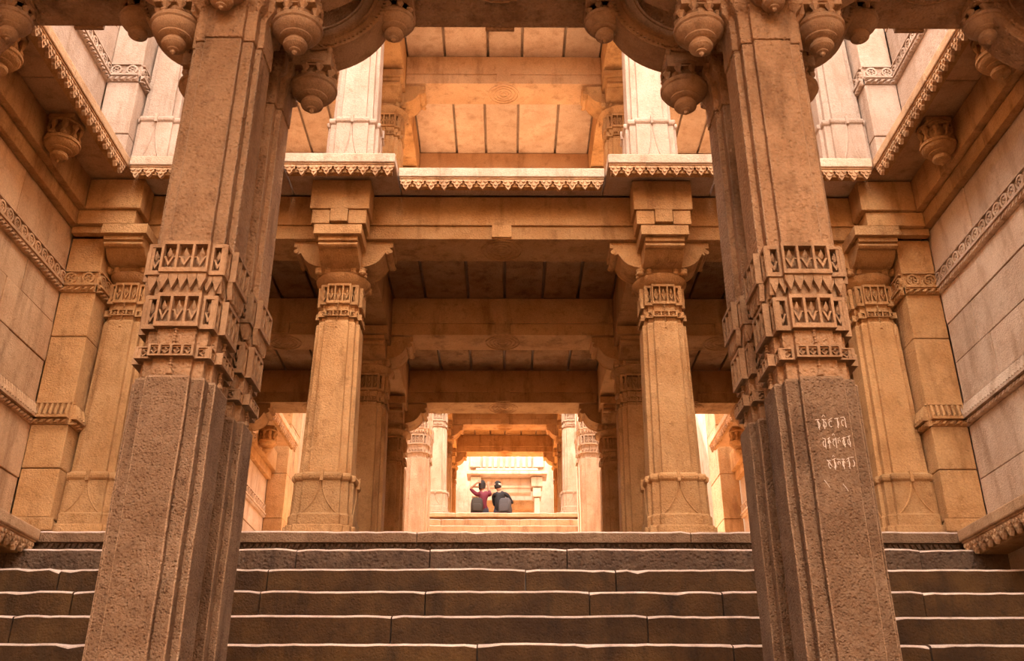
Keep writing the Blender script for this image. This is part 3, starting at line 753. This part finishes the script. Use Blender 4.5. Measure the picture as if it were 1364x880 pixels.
# ------------------------------------------------------------------ pavilion beams, ceilings, floors
def pavilion(oy, oz, zl, zc, pname, ends, mat_c='ceil', nslab=6, ML='stone'):
    rows = [y+oy for y in ROWS]; zl += oz; zc += oz
    # beams along the corridor on the column lines
    for s in (-1, 1):
        for line, xc, hw in (('column', COLX, .2), ('wall', 3.36, .28)):
            t = thing('long_beam', 'long beam over the %s line of the %s' % ('columns' if line == 'column' else 'wall piers', pname), 'beam', (AX+s*xc, rows[1], zl), 'long beams of the %s' % pname)
            x = AX+s*xc
            part('beam', B(x-hw, x+hw, rows[0]-.24, rows[2]+.22, zl+.002, zc), 'stone', t, .008)
            if ends:
                y0_ = rows[0]-.48; y1_ = rows[0]-.243
                if line == 'column':
                    h2 = .25
                    part('beam_end', MB().box(x-h2, x+h2, y0_, y1_, zl+.13, zc-.002).box(x-.075, x+.075, y0_, y1_-.06, zl+.008, zl+.132), 'stone', t, .006)
                    part('beam_end_step', MB().box(x-h2+.02, x-.078, y0_+.015, y1_, zl-.006, zl+.128).box(x+.078, x+h2-.02, y0_+.015, y1_, zl-.006, zl+.128).box(x-.078, x+.078, y1_-.05, y1_, zl-.006, zl+.128), 'stone', t, .005)
                else:
                    part('beam_end', B(AX+s*3.05, AX+s*3.515, y0_, y1_, zl+.13, zc-.002), 'stone', t, .008)
                    part('beam_end_step', B(AX+s*3.09, AX+s*3.575, y0_+.03, y1_, zl-.006, zl+.127), 'stone', t, .006)
                    part('beam_end_moulding', B(AX+s*3.12, AX+s*3.62, y0_+.07, y1_-.1, zl-.075, zl-.009), 'stone', t, .006)
    # lintels across
    for i, y in enumerate(rows):
        for bay, (x0, x1) in {'c': (-COLX+.203, COLX-.203), 'l': (-3.075, -COLX-.203), 'r': (COLX+.203, 3.075)}.items():
            xm = AX + (x0+x1)/2; row = ('front', 'middle', 'back')[i]
            t = thing('lintel', '%s lintel over the %s row of the %s' % ('wide middle' if bay == 'c' else 'short side', row, pname), 'lintel', (xm, y, zl), 'lintels of the %s' % pname)
            part('upper_fascia', MB().box(AX+x0, AX+x1, y-.215, y+.215, zl+.13, zc), ML, t, .005)
            part('lower_fascia', MB().box(AX+x0, AX+x1, y-.195, y+.195, zl, zl+.131), ML, t, .005)
            part('tab', MB().box(xm-.085, xm+.085, y-.216, y-.193, zl+.012, zl+.132), ML, t, .003)
            mandala(t, xm, y, zl, .185, ML)
    # ceiling slabs
    cs = bpy.data.objects.new('ceiling_slabs', None); COL.objects.link(cs); cs['kind'] = 'structure'
    for i in range(2):
        ya, yb = rows[i]+.217, rows[i+1]-.217
        for (x0, x1) in ((-3.075, -COLX-.2), (-COLX+.2, COLX-.2), (COLX+.2, 3.075)):
            n = nslab if x0 == -COLX+.2 else 4
            xx = [AX + x0 + (x1-x0)*(k + (random.uniform(-.12, .12) if 0 < k < n else 0))/n for k in range(n+1)]
            for a_, c_ in zip(xx[:-1], xx[1:]):
                part('ceiling_slab', B(a_+.014, c_-.014, ya-.03, yb+.03, zc+random.uniform(.002, .012), zc+.07), mat_c, cs, .01)
    # slab above
    struct('floor_storey', B(AX-WX-.05, AX+WX+.05, rows[0]-.2, rows[2]+.25, zc+.072, zc+.105), 'bright')
pavilion(0, 0, ZL, ZC, NEAR, True)
pavilion(0, 0, 7.61, 8.0, 'upper storey', False, 'bright', 5, 'wall')  # paler stone for ceilings and lintels: bounced light put into the colour
struct('ceiling_roof', B(AX-WX-.05, AX+WX+.05, 7.0, 11.65, 8.106, 8.3), 'wall')
pavilion(D2[0], D2[1], ZL, ZC, FAR, True)

# balcony cornice on the front of the near pavilion
def balcony(x0, x1, yf, label, retl=False, retr=False):
    t = thing('balcony_slab', label, 'cornice', (AX+(x0+x1)/2, yf, 4.735), 'balcony slabs of the near pavilion')
    part('slab', B(AX+x0+.002, AX+x1-.002, yf, 7.25, 4.735, 4.825), 'pink', t, .008)
    part('fringe_backing', B(AX+x0+.03, AX+x1-.03, yf+.045, yf+.1, 4.66, 4.735), 'stone', t)
    teeth(t, (AX+x0+.01, yf+.02), (AX+x1-.01, yf+.02), 4.735)
balcony(-.885, .885, 6.95, 'set-back middle slab of the balcony cornice with leaf fringe')
for s in (-1, 1):
    x0, x1 = sorted((s*.89, s*1.83))
    balcony(x0, x1, 6.74, 'projecting balcony slab with leaf fringe above the front column')
    x0, x1 = sorted((s*1.84, s*3.13))
    balcony(x0, x1, 6.79, 'balcony slab with leaf fringe between front column and wall walkway')
    x0, x1 = sorted((s*3.14, s*3.64))
    t = thing('balcony_slab', 'corner slab where balcony meets the wall walkway', 'cornice', (AX+(x0+x1)/2, 7, 4.735), 'balcony slabs of the near pavilion')
    part('slab', B(AX+x0, AX+x1, 6.805, 7.25, 4.735, 4.825), 'wall', t, .008)

# ------------------------------------------------------------------ far end: bright court and facade
def far_facade():
    y = 29.0
    t = thing('far_facade', 'bright sunlit facade with balcony parapet beyond the farther pavilion', 'building', (AX, y, 6.5))
    part('back_wall', B(AX-3.6, AX+3.6, y+1.6, y+1.9, 6.0, 11.5), 'bright', t)
    zz = lambda v: (y)*math.tan(math.radians(25.26)+math.atan((440-v)/1293))
    xx = lambda u, v=640: (u-675)*(y*.9044+zz(v)*.4267)/1293
    part('parapet', B(xx(624), xx(726), y-.1, y+.3, zz(636), zz(606)), 'bright', t, .02)
    n = 9
    for i in range(n):
        a_ = xx(641) + (xx(709)-xx(641))*i/n; c_ = xx(641) + (xx(709)-xx(641))*(i+1)/n
        part('parapet_panel', B(a_+.03, c_-.03, y-.16, y-.09, zz(624), zz(610)), 'bright', t, .02)
    for a_, c_ in ((626, 640), (710, 724)): part('parapet_post', B(xx(a_), xx(c_), y-.25, y-.09, zz(625), zz(608)), 'bright', t, .02)
    part('cornice', B(xx(622), xx(728), y-.5, y+.3, zz(637), zz(633)), 'bright', t, .01)
    part('cornice_step', B(xx(634), xx(716), y-.3, y-.1, zz(630), zz(627)), 'bright', t, .01)
    for a_, c_ in ((627, 641), (707, 722)):
        part('pier_head', B(xx(a_), xx(c_), y-.3, y+.3, zz(651), zz(638)), 'bright', t, .02)
        part('pier_step', B(xx(a_+2), xx(c_-2), y-.25, y+.3, zz(664), zz(652)), 'bright', t, .02)
        part('pier', B(xx(a_+4), xx(c_-4), y-.2, y+.3, 5.6, zz(665)), 'bright', t, .02)
    part('lintel', B(xx(641), xx(707), y, y+.4, zz(656), zz(637)), 'bright', t, .02)
    part('lintel_moulding', B(xx(641), xx(707), y-.05, y+.02, zz(650), zz(647)), 'bright', t)
    part('inner_lintel', B(xx(636), xx(712), y+.9, y+1.3, zz(668), zz(655)), 'stone', t, .02)
    for s in (-1, 1):
        part('side_wall', B(AX+s*1.55, AX+s*3.6, y+.35, y+.6, 5.6, 11.5), 'bright', t, .02)
        for k in range(5):
            part('wall_course', B(AX+s*(1.5-.0), AX+s*3.6, y+.28, y+.36, 6.4+k*.65, 6.9+k*.65), 'bright', t, .02)
far_facade()
struct('floor_far_court', B(AX-WX-.09, AX+WX+.09, 25.2, 31, 4.5, 4.85), 'bright')

# ------------------------------------------------------------------ people (metres, local) -------------
for n_, c_ in {'skin': (.45, .22, .13), 'maroon': (.15, .010, .028), 'black_cloth': (.016, .012, .015), 'hair': (.018, .012, .01), 'olive': (.035, .022, .012), 'trouser': (.08, .09, .14), 'greybag': (.07, .058, .06), 'cap': (.30, .10, .06)}.items():
    M[n_] = plain(n_, c_)
def person(loc, rz, label, joints, edges, region, cloth_mats, hair_fn):
    me = bpy.data.meshes.new('person'); names = list(joints)
    me.from_pydata([joints[n][0] for n in names], [(names.index(a), names.index(b)) for a, b in edges], [])
    o = bpy.data.objects.new('person', me); COL.objects.link(o)
    md = o.modifiers.new('skin', 'SKIN'); md.use_smooth_shade = True
    sv = me.skin_vertices[0].data
    for i, n in enumerate(names):
        r = joints[n][1]; sv[i].radius = (r if isinstance(r, tuple) else (r, r)); sv[i].use_root = (n == 'pelvis')
    sb = o.modifiers.new('sub', 'SUBSURF'); sb.levels = 2; sb.render_levels = 2
    dg = bpy.context.evaluated_depsgraph_get(); dg.update()
    nm = bpy.data.meshes.new_from_object(o.evaluated_get(dg))
    o.modifiers.clear(); o.data = nm; nm.materials.clear()
    for k in cloth_mats: nm.materials.append(M[k])
    segs = [(Vector(joints[a][0]), Vector(joints[b][0]), region(a, b)) for a, b in edges]
    for p in nm.polygons:
        c = p.center; best = None
        for a, b, rg in segs:
            d = b-a; q = max(0, min(1, (c-a).dot(d)/max(d.length_squared, 1e-9))); dist = (c-(a+d*q)).length
            if best is None or dist < best[0]: best = (dist, rg)
        p.material_index = best[1]; p.use_smooth = True
    o.location = loc; o.rotation_euler.z = rz
    tag(o, label, 'person', 'couple seated on the upper landing')
    hair_fn(o)
    return o
def fingers(J, E, side, wrist, direction, up):
    d = Vector(direction).normalized(); u = Vector(up).normalized(); w_ = Vector(wrist); sd = d.cross(u)
    J['palm'+side] = (w_ + d*.05, (.034, .02)); E.append(('wrist'+side, 'palm'+side))
    for i, (o_, ln) in enumerate(((-.03, .065), (-.01, .08), (.01, .075), (.03, .06))):
        k0, k1, k2 = ['f%d%s%s' % (i, side, q) for q in 'abc']
        b0 = w_ + d*.085 + sd*o_
        J[k0] = (b0, .011); J[k1] = (b0 + d*ln*.55 - u*.012, .0095); J[k2] = (b0 + d*ln*.85 - u*.035, .008)
        E += [('palm'+side, k0), (k0, k1), (k1, k2)]
    t0 = w_ + d*.03 - sd*.05; J['t'+side] = (t0, .012); J['tt'+side] = (t0 + d*.045 - sd*.015 - u*.015, .0095)
    E += [('palm'+side, 't'+side), ('t'+side, 'tt'+side)]
def seated(lean, head, elbL, wrL, elbR, wrR, dirL, dirR):
    x, y = lean     # local frame: faces +y; cross-legged on z=0
    J = {'pelvis': ((0, 0, .13), (.165, .125)), 'waist': ((x*.35, y*.35, .30), (.15, .105)), 'chest': ((x*.75, y*.75, .47), (.17, .115)), 'collar': ((x, y, .585), (.11, .085)),
         'neck': ((x*1.05, y+.01, .66), .055), 'chin': ((head[0]*.8, head[1], .72), (.062, .072)), 'skull': ((head[0], head[1], .80), (.078, .092)), 'crown': ((head[0]*1.05, head[1]-.005, .87), (.06, .07)),
         'shL': ((x-.175, y, .565), .06), 'shR': ((x+.175, y, .565), .06), 'elbL': (elbL, .043), 'wristL': (wrL, (.03, .024)), 'elbR': (elbR, .043), 'wristR': (wrR, (.03, .024)),
         'hipL': ((-.12, .06, .11), .10), 'hipR': ((.12, .06, .11), .10), 'kneeL': ((-.13, .44, .36), .06), 'kneeR': ((.12, .46, .34), .06), 'ankL': ((-.10, .68, .075), .042), 'ankR': ((.09, .70, .075), .042), 'toeL': ((-.11, .83, .045), .033), 'toeR': ((.10, .85, .045), .033)}
    E = [('pelvis','waist'),('waist','chest'),('chest','collar'),('collar','neck'),('neck','chin'),('chin','skull'),('skull','crown'),('collar','shL'),('collar','shR'),('shL','elbL'),('shR','elbR'),('elbL','wristL'),('elbR','wristR'),
         ('pelvis','hipL'),('pelvis','hipR'),('hipL','kneeL'),('hipR','kneeR'),('kneeL','ankL'),('kneeR','ankR'),('ankL','toeL'),('ankR','toeR')]
    fingers(J, E, 'L', wrL, dirL[0], dirL[1]); fingers(J, E, 'R', wrR, dirR[0], dirR[1])
    # nose and ears
    hx, hy = head
    J['nose'] = ((hx, hy+.10, .775), .013); E.append(('chin', 'nose'))
    J['earL'] = ((hx-.085, hy-.005, .79), .014); J['earR'] = ((hx+.085, hy-.005, .79), .014); E += [('skull', 'earL'), ('skull', 'earR')]
    return J, E
def region(a, b):
    body = {'pelvis', 'waist', 'chest', 'collar', 'shL', 'shR'}
    if b in body and a in body: return 1
    if a in ('shL', 'shR'): return 1
    if a == 'pelvis' or a.startswith(('hip', 'knee')): return 2
    return 0
def hair_cap(o, hx, hy, mat, long_=False, brim=None):
    mb = MB(); n = 16; prof = []
    vs_ = []; fs = []
    rings_ = [(0, .935), (.045, .928), (.075, .905), (.094, .865), (.1, .82), (.097, .775), (.085, .735 if not long_ else .70)]
    for r, z in rings_:
        for i in range(n):
            a_ = 2*PI*i/n; fr = .55 if (math.sin(a_) > .2 and z < .84) else 1.0
            vs_.append(((hx + max(r, .002)*.92*math.cos(a_)), (hy - .012 + max(r, .002)*1.08*math.sin(a_)*fr), z))
    for k in range(len(rings_)-1):
        for i in range(n):
            j = (i+1) % n; fs.append((k*n+i, k*n+j, (k+1)*n+j, (k+1)*n+i))
    fs.append(tuple((len(rings_)-1)*n+i for i in range(n))); fs.append(tuple(range(n-1, -1, -1)))
    mb.add(vs_, fs)
    mb.xf(lambda x, y, z: (x/S, y/S, z/S))
    h = part('hair', mb, mat, o, smooth=True, rel=True)
    if brim:
        b_ = MB().lathe([(.099/S, .80/S), (.104/S, .815/S), (.103/S, .84/S), (.097/S, .85/S)], 18, hx/S, (hy-.012)/S)
        part('headband', b_, brim, o, smooth=True, rel=True)
def backpack(loc, rz, tilt, mat, label):
    t = tag(bpy.data.objects.new('backpack', None), label, 'bag'); COL.objects.link(t)
    t.location = loc; t.rotation_euler = (tilt, 0, rz)
    k = 1/S
    def rb(w_, d_, h_, z, y):
        mb = MB().rings([([(x*k*sc, (yy*sc + y)*k) for x, yy in [(-w_,-d_),(w_,-d_),(w_,d_),(-w_,d_)]], (z + h_*q)*k) for q, sc in ((0, .86), (.08, 1), (.6, 1), (.85, .9), (1, .62))]); return mb
    body = part('bag_body', rb(.15, .08, .40, 0, 0), mat, t, .03, True, rel=True)
    part('front_pocket', rb(.11, .03, .19, .03, -.095), mat, t, .015, True, rel=True)
    mb = MB()
    for sx in (-.09, .09):
        mb.tube([(sx*k, .08*k, .36*k), (sx*k*1.1, .12*k, .38*k), (sx*k*1.2, .13*k, .25*k), (sx*k*1.1, .08*k, .06*k)], .014*k, 6)
    part('strap', mb, mat, t, rel=True)
    part('top_loop', MB().tube([(-.03*k, .05*k, .38*k), (-.02*k, .05*k, .425*k), (.02*k, .05*k, .425*k), (.03*k, .05*k, .38*k)], .008*k, 5), mat, t, rel=True)
    return t
ZP = 4.865*S + .005; YP = 18.95*S
def px_m(u, y, z): return px2x(u, y, z)*S
xl, xr = px_m(640.5, 18.95, 5.1), px_m(667.0, 18.95, 5.1)
# left: maroon shirt, one hand behind the head, other hand held over the friend's eyes
J, E = seated((.06, .02), (.02, .04), (-.27, -.02, .70), (-.10, -.07, .845), (.20, .17, .68), (.17, .20, .84), ((.8, .1, .2), (0, -1, .2)), ((.1, .3, .9), (0, -1, .3)))
pl = person((xl, YP, ZP), 0, 'seated person in maroon shirt with one elbow raised beside the head', J, E, region, ['skin', 'maroon', 'trouser'], lambda o: hair_cap(o, .02, .04, 'hair', True))
J, E = seated((-.03, .03), (-.09, .05), (-.20, .14, .34), (-.06, .26, .30), (.27, .12, .36), (.02, .26, .38), ((1, .3, 0), (0, 0, 1)), ((-1, .2, .1), (0, 0, 1)))
pr_ = person((xr, YP+.02, ZP), math.radians(-14), 'seated person in black shirt with pale headband and arms folded', J, E, region, ['skin', 'black_cloth', 'trouser'], lambda o: hair_cap(o, -.09, .05, 'hair', False, 'scratch'))
backpack((xl-.09, YP-.30, ZP+.0), math.radians(4), math.radians(-4), 'olive', 'dark olive backpack on the back of the maroon-shirted person')
backpack((xr+.10, YP-.285, ZP+.0), math.radians(-14), math.radians(-4), 'greybag', 'grey backpack on the back of the black-shirted person')

# ------------------------------------------------------------------ labels: tell mirror twins apart by a findable landmark
by = {}
for o in bpy.data.objects:
    if o.parent is None and o.get('label'): by.setdefault(o['label'], []).append(o)
for lab, obs in by.items():
    if len(obs) > 1:
        for o in obs:
            dx = o.location.x/S - AX
            if abs(dx) > .3: o['label'] = lab + (", scratched pillar's side" if dx > 0 else ', unscratched side')
            assert len(o['label'].split()) <= 16, o['label']
